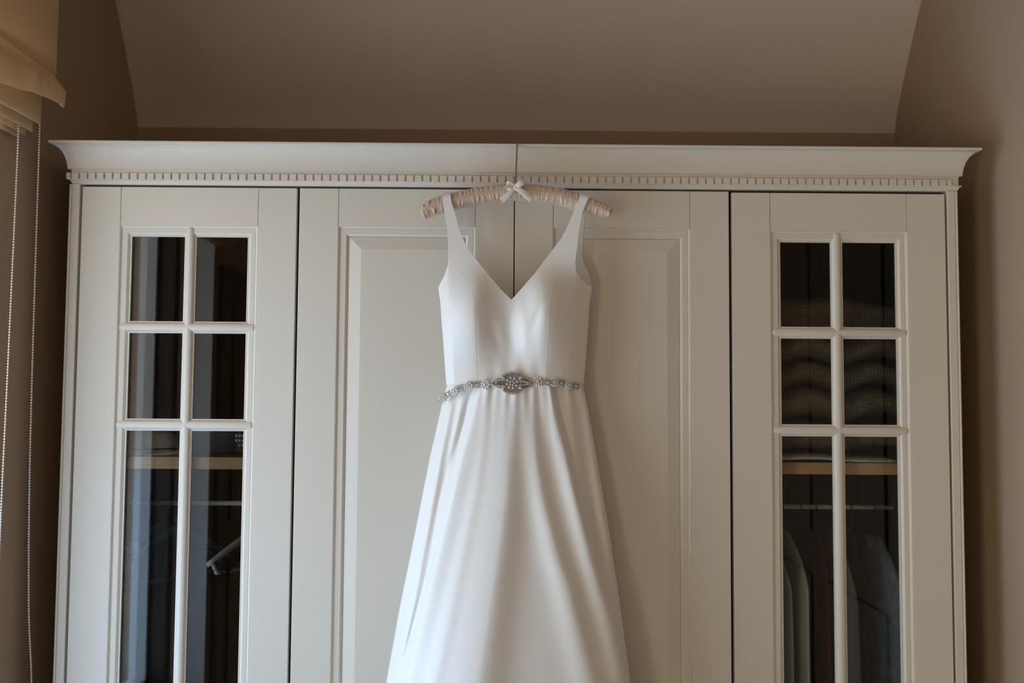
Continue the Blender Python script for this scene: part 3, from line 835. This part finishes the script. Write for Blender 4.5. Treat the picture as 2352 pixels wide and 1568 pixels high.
for sx_ in (-1, 1):
    g = []; rim = []
    # leaf shape: from x=.018 to .047, half height .0125 at .026
    lx = [0.016, 0.022, 0.028, 0.034, 0.040, 0.0455]; lh = [0.0120, 0.0128, 0.0118, 0.0095, 0.0062, 0.0015]
    nn = 26
    for k in range(nn):
        x = 0.0165+0.0285*k/(nn-1); h = float(np.interp(x, lx, lh))
        if k % 2 == 0 and k < nn-3:
            for sg in (-1, 1):
                V, F = tube_geo([mpt(sx_*(x-0.003), 0.0006*sg, 0.0016), mpt(sx_*(x+0.0025), sg*h*0.9, 0.0012)], 0.00062, 5)
                g.append((V, F))
        for sg in (-1, 1):
            rim.append(sphere_geo(mpt(sx_*x, sg*h, 0.0010), 0.0014*random.uniform(0.9, 1.1), 6, 4))
    lf = pdata('beaded_leaf', *join_geo(g), M_SILVER, None, True); adopt(belt, lf)
    o = pdata('leaf_rim_beads', *join_geo(rim), M_PEARL if sx_ < 0 else M_SILVER, None, True); tag(o, kind='stuff'); o.parent = lf
    V, F = gem_geo(0.0036, 0.0020, 0.0022)
    o = pdata('leaf_crystal', V, F, M_CRYST); o.parent = lf
    o.matrix_basis = Matrix.Translation(mpt(sx_*0.034, 0.001, 0.0012))
    bz = [mpt(sx_*x, h, -0.0004) for x, h in zip(lx, lh)] + [mpt(sx_*x, -h, -0.0004) for x, h in reversed(list(zip(lx, lh)))]
    bz += [mpt(sx_*x, h, -0.0018) for x, h in zip(lx, lh)] + [mpt(sx_*x, -h, -0.0018) for x, h in reversed(list(zip(lx, lh)))]
    F = [tuple(range(12)), tuple(range(12, 24))] + [(k, (k+1) % 12, 12+(k+1) % 12, 12+k) for k in range(12)]
    o = pdata('leaf_backing', bz, F, M_BASE); o.parent = lf

# ------------------------------------------------------------------ roman blind
blind = empty('roman_blind', (-1.04, -0.80, 2.36), 'gold beige roman blind drawn up in stacked folds, at the left edge of the picture', 'blind')
YB0, YB1 = -1.50, -0.100
def wr(y, k, amp):
    return amp*(0.6*math.sin(y*23+k*1.7)+0.5*math.sin(y*41+k*2.9)+0.35*math.sin(y*67+k))
V = []; ny = 90; zs_ = [2.232, 2.26, 2.32, 2.40, 2.50, 2.62, 2.80]
sheet = []
for side in (0, 1):
    for z in (zs_ if side == 0 else list(reversed(zs_))):
        sheet.append((side, z))
for j in range(ny):
    y = YB0+(YB1-YB0)*j/(ny-1)
    for side, z in sheet:
        V.append((-1.0215 + 0.004*side*(-1) + wr(y, 0, 0.0022)*smooth(2.75, 2.25, z) - 0.006*smooth(2.32, 2.23, z)*(1-smooth(-0.30, -0.11, y)), y, z + 0.0022*math.sin(y*9)*(1-smooth(2.23, 2.3, z))))
nS = len(sheet)
F = grid_faces(ny, nS, True) + [tuple(range(nS)), tuple((ny-1)*nS+k for k in range(nS))]
o = pdata('upper_panel', V, F, M_BLIND, None, True); o.data.set_sharp_from_angle(angle=0.8); adopt(blind, o)
# folds: (x of front, z top, z bottom, thickness)
folds = [(-0.9990, 2.246, 2.158, 0.030), (-1.0480, 2.200, 2.116, 0.017), (-1.0655, 2.170, 2.099, 0.014), (-1.0810, 2.160, 2.092, 0.013), (-1.0945, 2.150, 2.085, 0.011)]
for k, (xf, zt, zb, th) in enumerate(folds):
    V = []; ny = 170 if k == 0 else 120
    H = zt-zb
    base = [(-th*0.75, zt), (-th*0.35, zt-0.20*H), (-th*0.08, zt-0.45*H), (0.0, zt-0.66*H), (-0.002, zt-0.85*H), (-th*0.18, zb+0.004), (-th*0.42, zb), (-th*0.7, zb+0.004), (-th*0.95, zb+0.22*H), (-th*1.0, zb+0.6*H), (-th*0.95, zt-0.02)]
    nP = len(base)
    for j in range(ny):
        y = YB0+(YB1-YB0)*(j/(ny-1))**0.5
        end = smooth(YB1, YB1-0.012, y)
        if k == 0: base = [(-0.030, 2.246), (-0.0225, 2.224), (-0.012, 2.2105), (-0.0008, 2.1965), (0.0, 2.1935), (-0.0012, 2.178), (-0.0025, 2.1625), (-0.0045, 2.1580), (-0.012, 2.1630), (-0.020, 2.185), (-0.028, 2.225)]
        for (dx, z) in base:
            if k == 0 and dx < -0.011: dx -= 0.004*smooth(-0.12, -0.24, y)
            hh = (zt-z)/H
            bul = wr(y, k, 0.0026 if k == 0 else 0.0020)*smooth(YB1, YB1-0.06, y)*math.sin(PI*min(1, hh))
            crease = 0.0
            if k == 0:   # soft pleats tucked into the front fold
                crease = -0.008*gauss(y, -0.300, 0.016)*gauss(hh, 0.75, 0.3) - 0.012*gauss(y+0.12*(hh-0.6), -0.222, 0.010, 0.004)*gauss(hh, 0.55, 0.35) + 0.009*gauss(y, -0.255, 0.018)*gauss(hh, 0.8, 0.3) - 0.011*gauss(y-0.10*(hh-0.6), -0.178, 0.004, 0.014)*gauss(hh, 0.6, 0.3)
            xx = xf + dx + (bul+crease)*(1 if dx > -th*0.6 else 0.4)
            if k > 0: xx = xf - th/2 + (xx-xf+th/2)*(0.55+0.45*end)
            V.append((xx, y, z - (0.004*(1-end) if k == 0 else 0) - (0.042*smooth(-0.10, -0.46, y)*hh if k == 0 else 0.004*smooth(-0.12, -0.34, y)*hh)))
    F = grid_faces(ny, nP, True) + [tuple(range(nP)), tuple((ny-1)*nP+q for q in range(nP))]
    o = pdata('fold', V, F, M_BLIND, None, True); adopt(blind, o); o.data.set_sharp_from_angle(angle=1.2)
adopt(blind, boxobj('head_rail', (-1.105, -1.03, YB0, YB1, 2.74, 2.80), M_FRAME, None, 0.003))
# bead chain: two strands
def chain(pts):
    P = catmull(pts, 40); L = [0]
    for a, b in zip(P[:-1], P[1:]): L.append(L[-1]+(b-a).length)
    n = int(L[-1]/0.0061); g = []
    for i in range(n):
        d = i*0.0061
        p = [float(np.interp(d, L, [q[k] for q in P])) for k in range(3)]
        g.append(sphere_geo(p, 0.00225, 8, 5))
    c = tube('pull_chain', P[::8]+[P[-1]], 0.0006, M_CHAIN, None, 5); adopt(blind, c)
    o = pdata('chain_beads', *join_geo(g), M_CHAIN, None, True); tag(o, kind='stuff')
    o.parent = c; o.matrix_parent_inverse = Matrix.Identity(4)
chain([(-1.0620, -0.0880, 2.30), (-1.0600, -0.0890, 2.119), (-1.0600, -0.0805, 1.43), (-1.0600, -0.0613, 1.067), (-1.0600, -0.0355, 0.884), (-1.0600, -0.035, 0.70)])
chain([(-1.0820, -0.1450, 2.10), (-1.0790, -0.1450, 2.06), (-1.0700, -0.1700, 1.60), (-1.0600, -0.1967, 1.218), (-1.0600, -0.190, 0.90), (-1.0600, -0.12, 0.70), (-1.0600, -0.05, 0.695)])

# ------------------------------------------------------------------ things in the left compartment
def flat_hanger(name, xc, yc, z_rail, rz, w, drop, t, material, label, group=None, bar_=True, hookr=0.018, neck=0.06):
    r = empty(name, (xc, yc, z_rail), label, 'hanger', group); r.rotation_euler = (0, 0, rz)
    hp = []
    for k in range(13):
        a = PI*1.05-(PI*1.30)*k/12
        hp.append((hookr*math.cos(a), 0, 0.0085-hookr+hookr*math.sin(a)+0.0016))
    hp += [(0.0, 0, -0.040), (0, 0, -neck)]
    tube('hook', catmull(hp, 3), 0.0016, M_CHROME, r, 8)
    pts = []
    for k in range(25):
        u = -1+2*k/24.0
        pts.append((u*w, 0, -neck-0.004-drop*(abs(u)**1.25)))
    V = []
    for i, p in enumerate(pts):
        hh = t*(1.6-0.8*abs(-1+2*i/24.0))
        for a in range(10):
            q = 2*PI*a/10
            V.append((p[0], 0.42*t*math.cos(q), p[2]+0.5*hh*math.sin(q)))
    F = grid_faces(25, 10, True)+[tuple(range(10)), tuple(24*10+a for a in range(10))]
    pdata('shoulder', V, F, material, r, True)
    if bar_:
        tube('trouser_bar', catmull([(-w*0.93, 0, -neck-drop), (-w*0.86, 0, -neck-drop-0.022), (-w*0.7, 0, -neck-drop-0.030), (w*0.7, 0, -neck-drop-0.030), (w*0.86, 0, -neck-drop-0.022), (w*0.93, 0, -neck-drop)], 5), t*0.30, material, r, 8)
    return r
flat_hanger('plastic_hanger', -0.895, 0.30, 1.2455, 0.95, 0.20, 0.105, 0.021, M_TEAL, 'teal plastic hanger on the rail behind the left glazed door, left of its glazing bar')
flat_hanger('plastic_hanger', -0.858, 0.30, 1.2455, 0.80, 0.20, 0.120, 0.019, M_TEAL, 'second teal plastic hanger, without trouser bar, just right of the first teal one', bar_=False)
flat_hanger('plastic_hanger', -0.640, 0.30, 1.2455, 1.15, 0.20, 0.062, 0.016, M_GREYPL, 'off-white plastic hanger with trouser bar, behind the left glazed door')
flat_hanger('plastic_hanger', -0.614, 0.30, 1.2455, 1.15, 0.185, 0.085, 0.022, M_BLACKPL, 'glossy black plastic hanger beside the off-white one', bar_=False)
# pale felt hat with upturned brim on the birch shelf
hat = empty('felt_hat', (-0.872, 0.15, 1.3783), 'pale rounded felt hat on the birch shelf behind the left glazed door', 'hat')
V = []; prof = [(0.0, 0.062), (0.025, 0.060), (0.048, 0.050), (0.058, 0.034), (0.060, 0.012), (0.066, 0.006), (0.085, 0.004), (0.092, 0.008), (0.091, 0.010), (0.084, 0.0065), (0.064, 0.009)]
prof = prof[:8]+[(0.090, 0.0005), (0.05, 0.0005)]
ns = 36
for r_, z in prof:
    for k in range(ns):
        a = 2*PI*k/ns; V.append((max(r_, 0.0005)*math.cos(a), max(r_, 0.0005)*0.9*math.sin(a), z+0.004*math.cos(2*a)*(r_ > 0.07 and z > 0.003)))
F = grid_faces(len(prof), ns, True)+[tuple(range(ns)), tuple((len(prof)-1)*ns+k for k in range(ns))]
pdata('crown', V, F, M_FELT, hat, True)
V, F = tube_geo([(0.0605*math.cos(a*PI/12), 0.0545*math.sin(a*PI/12), 0.014) for a in range(25)], 0.0022, 6)
pdata('hat_band', V, F, M_LEATHER, hat, True)
# black evening bag with rows of pearls
bag = empty('evening_bag', (-0.628, 0.14, 1.3783), 'black evening bag with rows of pearls at its edge, on the birch shelf', 'bag')
boxobj('body', (-0.040, 0.090, -0.03, 0.03, 0.0, 0.062), M_LEATHER, bag, 0.008)
g = []
for rr in range(3):
    for c in range(4 - (rr == 2)):
        g.append(sphere_geo((-0.031+0.0082*(c+(rr == 2)), -0.0318, 0.047-0.0115*rr), 0.0038, 8, 6))
pdata('pearl_trim', *join_geo(g), M_PEARL, bag, True)
# dark clutch box with pale label
cb = empty('storage_box', (-0.735, 0.22, 1.3783), 'dark shoe box with a narrow pale label on the birch shelf', 'box')
boxobj('box_body', (-0.065, 0.06, -0.06, 0.10, 0, 0.060), M_LEATHER, cb, 0.002)
boxobj('lid', (-0.067, 0.062, -0.063, 0.103, 0.060, 0.078), M_LEATHER, cb, 0.002)
boxobj('label_strip', (-0.030, 0.012, -0.0642, -0.0630, 0.064, 0.070), M_PAPER, cb)

# ------------------------------------------------------------------ things in the right compartment
def throw(zb, h, x0, x1, yfr, ph, amp, label):
    V = []; nx, npr = 60, 26
    for i in range(nx):
        u = i/(nx-1.0); x = x0+(x1-x0)*u
        e = min(1.0, math.sin(PI*min(1, max(0.0, u)))**0.35 + 0.02)
        for k in range(npr):
            a = 2*PI*k/npr
            cy, cz = math.cos(a), math.sin(a)
            sy = math.copysign(abs(cy)**0.55, cy); sz = math.copysign(abs(cz)**0.75, cz)
            V.append((x, 0.29+(0.29-yfr)*sy, zb+h/2+h/2*sz*e*1.0 + amp*math.cos(2*PI*(x-0.715)/(0.165+0.012*ph))))
    F = grid_faces(nx, npr, True)+[tuple(range(npr)), tuple((nx-1)*npr+k for k in range(npr))]
    o = pdata('knitted_throw', V, F, M_KNIT, None, True)
    return tag(o, label, 'blanket', 'folded throws on the right shelf')
names = ['beige lacy knitted throw, lowest of the folded stack behind the right glazed door', 'beige lacy knitted throw, second from the bottom of the folded stack', 'beige lacy knitted throw, third from the bottom of the folded stack', 'beige lacy knitted throw, fourth from the bottom of the folded stack', 'beige lacy knitted throw on top of the folded stack']
zz = 1.3952
for k, (h, a, yf) in enumerate(((0.078, 0.004, 0.10), (0.074, 0.009, 0.075), (0.066, 0.011, 0.095), (0.062, 0.010, 0.085), (0.105, -0.003, 0.13))):
    throw(zz, h, 0.520, 0.972, yf, 0.2*k, a, names[k]); zz += h*0.99
# pale folded fan-shaped cover lying flat at the front of the shelf
P = catmull([(0.625, 0.100, 1.3775), (0.72, 0.085, 1.3810), (0.80, 0.080, 1.3760), (0.905, 0.085, 1.3750)], 6)
V = []
for p in P:
    V += [(p.x, p.y-0.012, p.z-0.001), (p.x, p.y+0.10, p.z+0.010), (p.x, p.y+0.10, p.z+0.014), (p.x, p.y-0.012, p.z+0.004)]
F = grid_faces(len(P), 4, True)+[(0, 1, 2, 3), tuple((len(P)-1)*4+k for k in range(4))]
tag(pdata('folded_cover', V, F, M_PAPER, None, True), 'thin pale folded cover lying on the right shelf under the knitted throws', 'cover')

def garment(name, x, y_tip, z_tip, z_neck, zbot, t, material, label, lean=0.0, group=None, fl=0.004, seed=0, y_neck=0.30, cat='shirt'):
    """clothing on a hanger seen edge-on: shoulder slope from the neck at the rail to the front shoulder tip"""
    V = []; nk = 22; nz = 40
    yb = 2*y_neck-y_tip
    rr = random.Random(seed); ph = rr.uniform(0, 6)
    rings = []
    for j in range(nz):
        u = j/(nz-1.0)
        if u < 0.25:
            q = u/0.25
            z = z_neck+(z_tip-z_neck)*(q**1.05)
            yf = y_neck-0.055-(y_neck-0.055-y_tip)*(math.sin(q*PI/2)**1.05)
        else:
            q = (u-0.25)/0.75
            z = z_tip+(zbot-z_tip)*q
            yf = y_tip-0.012*math.sin(q*3)+0.0
        yk = 2*y_neck-yf
        yk = min(yk, 0.565)
        tt = t*(0.55+0.45*min(1, u/0.3)) * (1+0.25*math.sin(6*u+ph))
        xs = x+lean*(z_neck-z)
        for k in range(nk):
            a = 2*PI*k/nk
            c, s = math.cos(a), math.sin(a)
            c2 = math.copysign(abs(c)**0.5, c)
            yy = (yf+yk)/2-(yk-yf)/2*c2
            V.append((xs+tt/2*s+fl*math.sin(30*yy+ph+2*u)*min(1, u*3), yy, z))
    F = grid_faces(nz, nk, True)+[tuple(range(nk)), tuple((nz-1)*nk+k for k in range(nk))]
    o = pdata(name, V, F, material, None, True)
    return tag(o, label, cat, group)
G = 'clothes hanging behind the right glazed door'
garment('shirt', 0.6080, 0.085, 1.035, 1.170, 0.28, 0.026, M_SHIRT, 'pale grey shirt hanging furthest left behind the right glazed door', seed=1, group=G)
garment('shirt', 0.6520, 0.078, 1.060, 1.185, 0.28, 0.028, M_SHIRT, 'pale grey shirt hanging second from left behind the right glazed door', seed=2, group=G)
garment('shirt', 0.6950, 0.072, 1.060, 1.185, 0.28, 0.030, M_SHIRT, 'pale grey shirt hanging third from left, its shoulder in clear view', seed=3, group=G)
garment('dark_blouse', 0.7420, 0.20, 1.080, 1.180, 0.30, 0.026, M_DARKC, 'black blouse hanging right of the three pale shirts', seed=4, group=G, cat='blouse')
garment('red_blouse', 0.7800, 0.185, 1.020, 1.180, 0.62, 0.022, M_REDC, 'dark red blouse hanging between the black and the grey garments', seed=5, group=G, cat='blouse')
garment('grey_coat', 0.8220, 0.120, 1.020, 1.180, 0.25, 0.040, M_GREYC, 'dull grey coat hanging right of the glazing bar', seed=6, group=G, cat='coat')
garment('dark_coat', 0.8700, 0.24, 1.050, 1.180, 0.25, 0.034, M_DARKC, 'black coat hanging between the grey coat and the pale blue shirt', seed=8, group=G, cat='coat')
garment('blue_shirt', 0.9300, 0.100, 1.010, 1.175, 0.62, 0.034, M_BLUEC, 'pale blue shirt hanging furthest right by the wardrobe side', seed=7, group=G)
def hook_for(x, label):
    r = empty('wire_hanger', (x, 0.30, 1.2455), label, 'hanger', 'wire hangers in the right compartment'); r.rotation_euler = (0, 0, PI/2)
    hp = []
    for k in range(13):
        a = PI*1.05-(PI*1.30)*k/12
        hp.append((0.018*math.cos(a), 0, 0.0085-0.018+0.018*math.sin(a)+0.0016))
    hp += [(0, 0, -0.045), (0, 0, -0.075)]
    tube('hook', catmull(hp, 3), 0.0016, M_BLACKPL, r, 8)
    tube('shoulder_wire', catmull([(-0.13, 0, -0.155), (-0.06, 0, -0.105), (0, 0, -0.075), (0.06, 0, -0.105), (0.13, 0, -0.155)], 5), 0.0018, M_BLACKPL, r, 6)
for x, w in ((0.6080, 'leftmost pale shirt'), (0.6520, 'second pale shirt'), (0.6950, 'third pale shirt'), (0.7420, 'black blouse'), (0.7800, 'red blouse'), (0.8220, 'grey coat'), (0.8700, 'black coat'), (0.9300, 'pale blue shirt')):
    hook_for(x, 'dark wire hanger on the right rail inside the '+w)
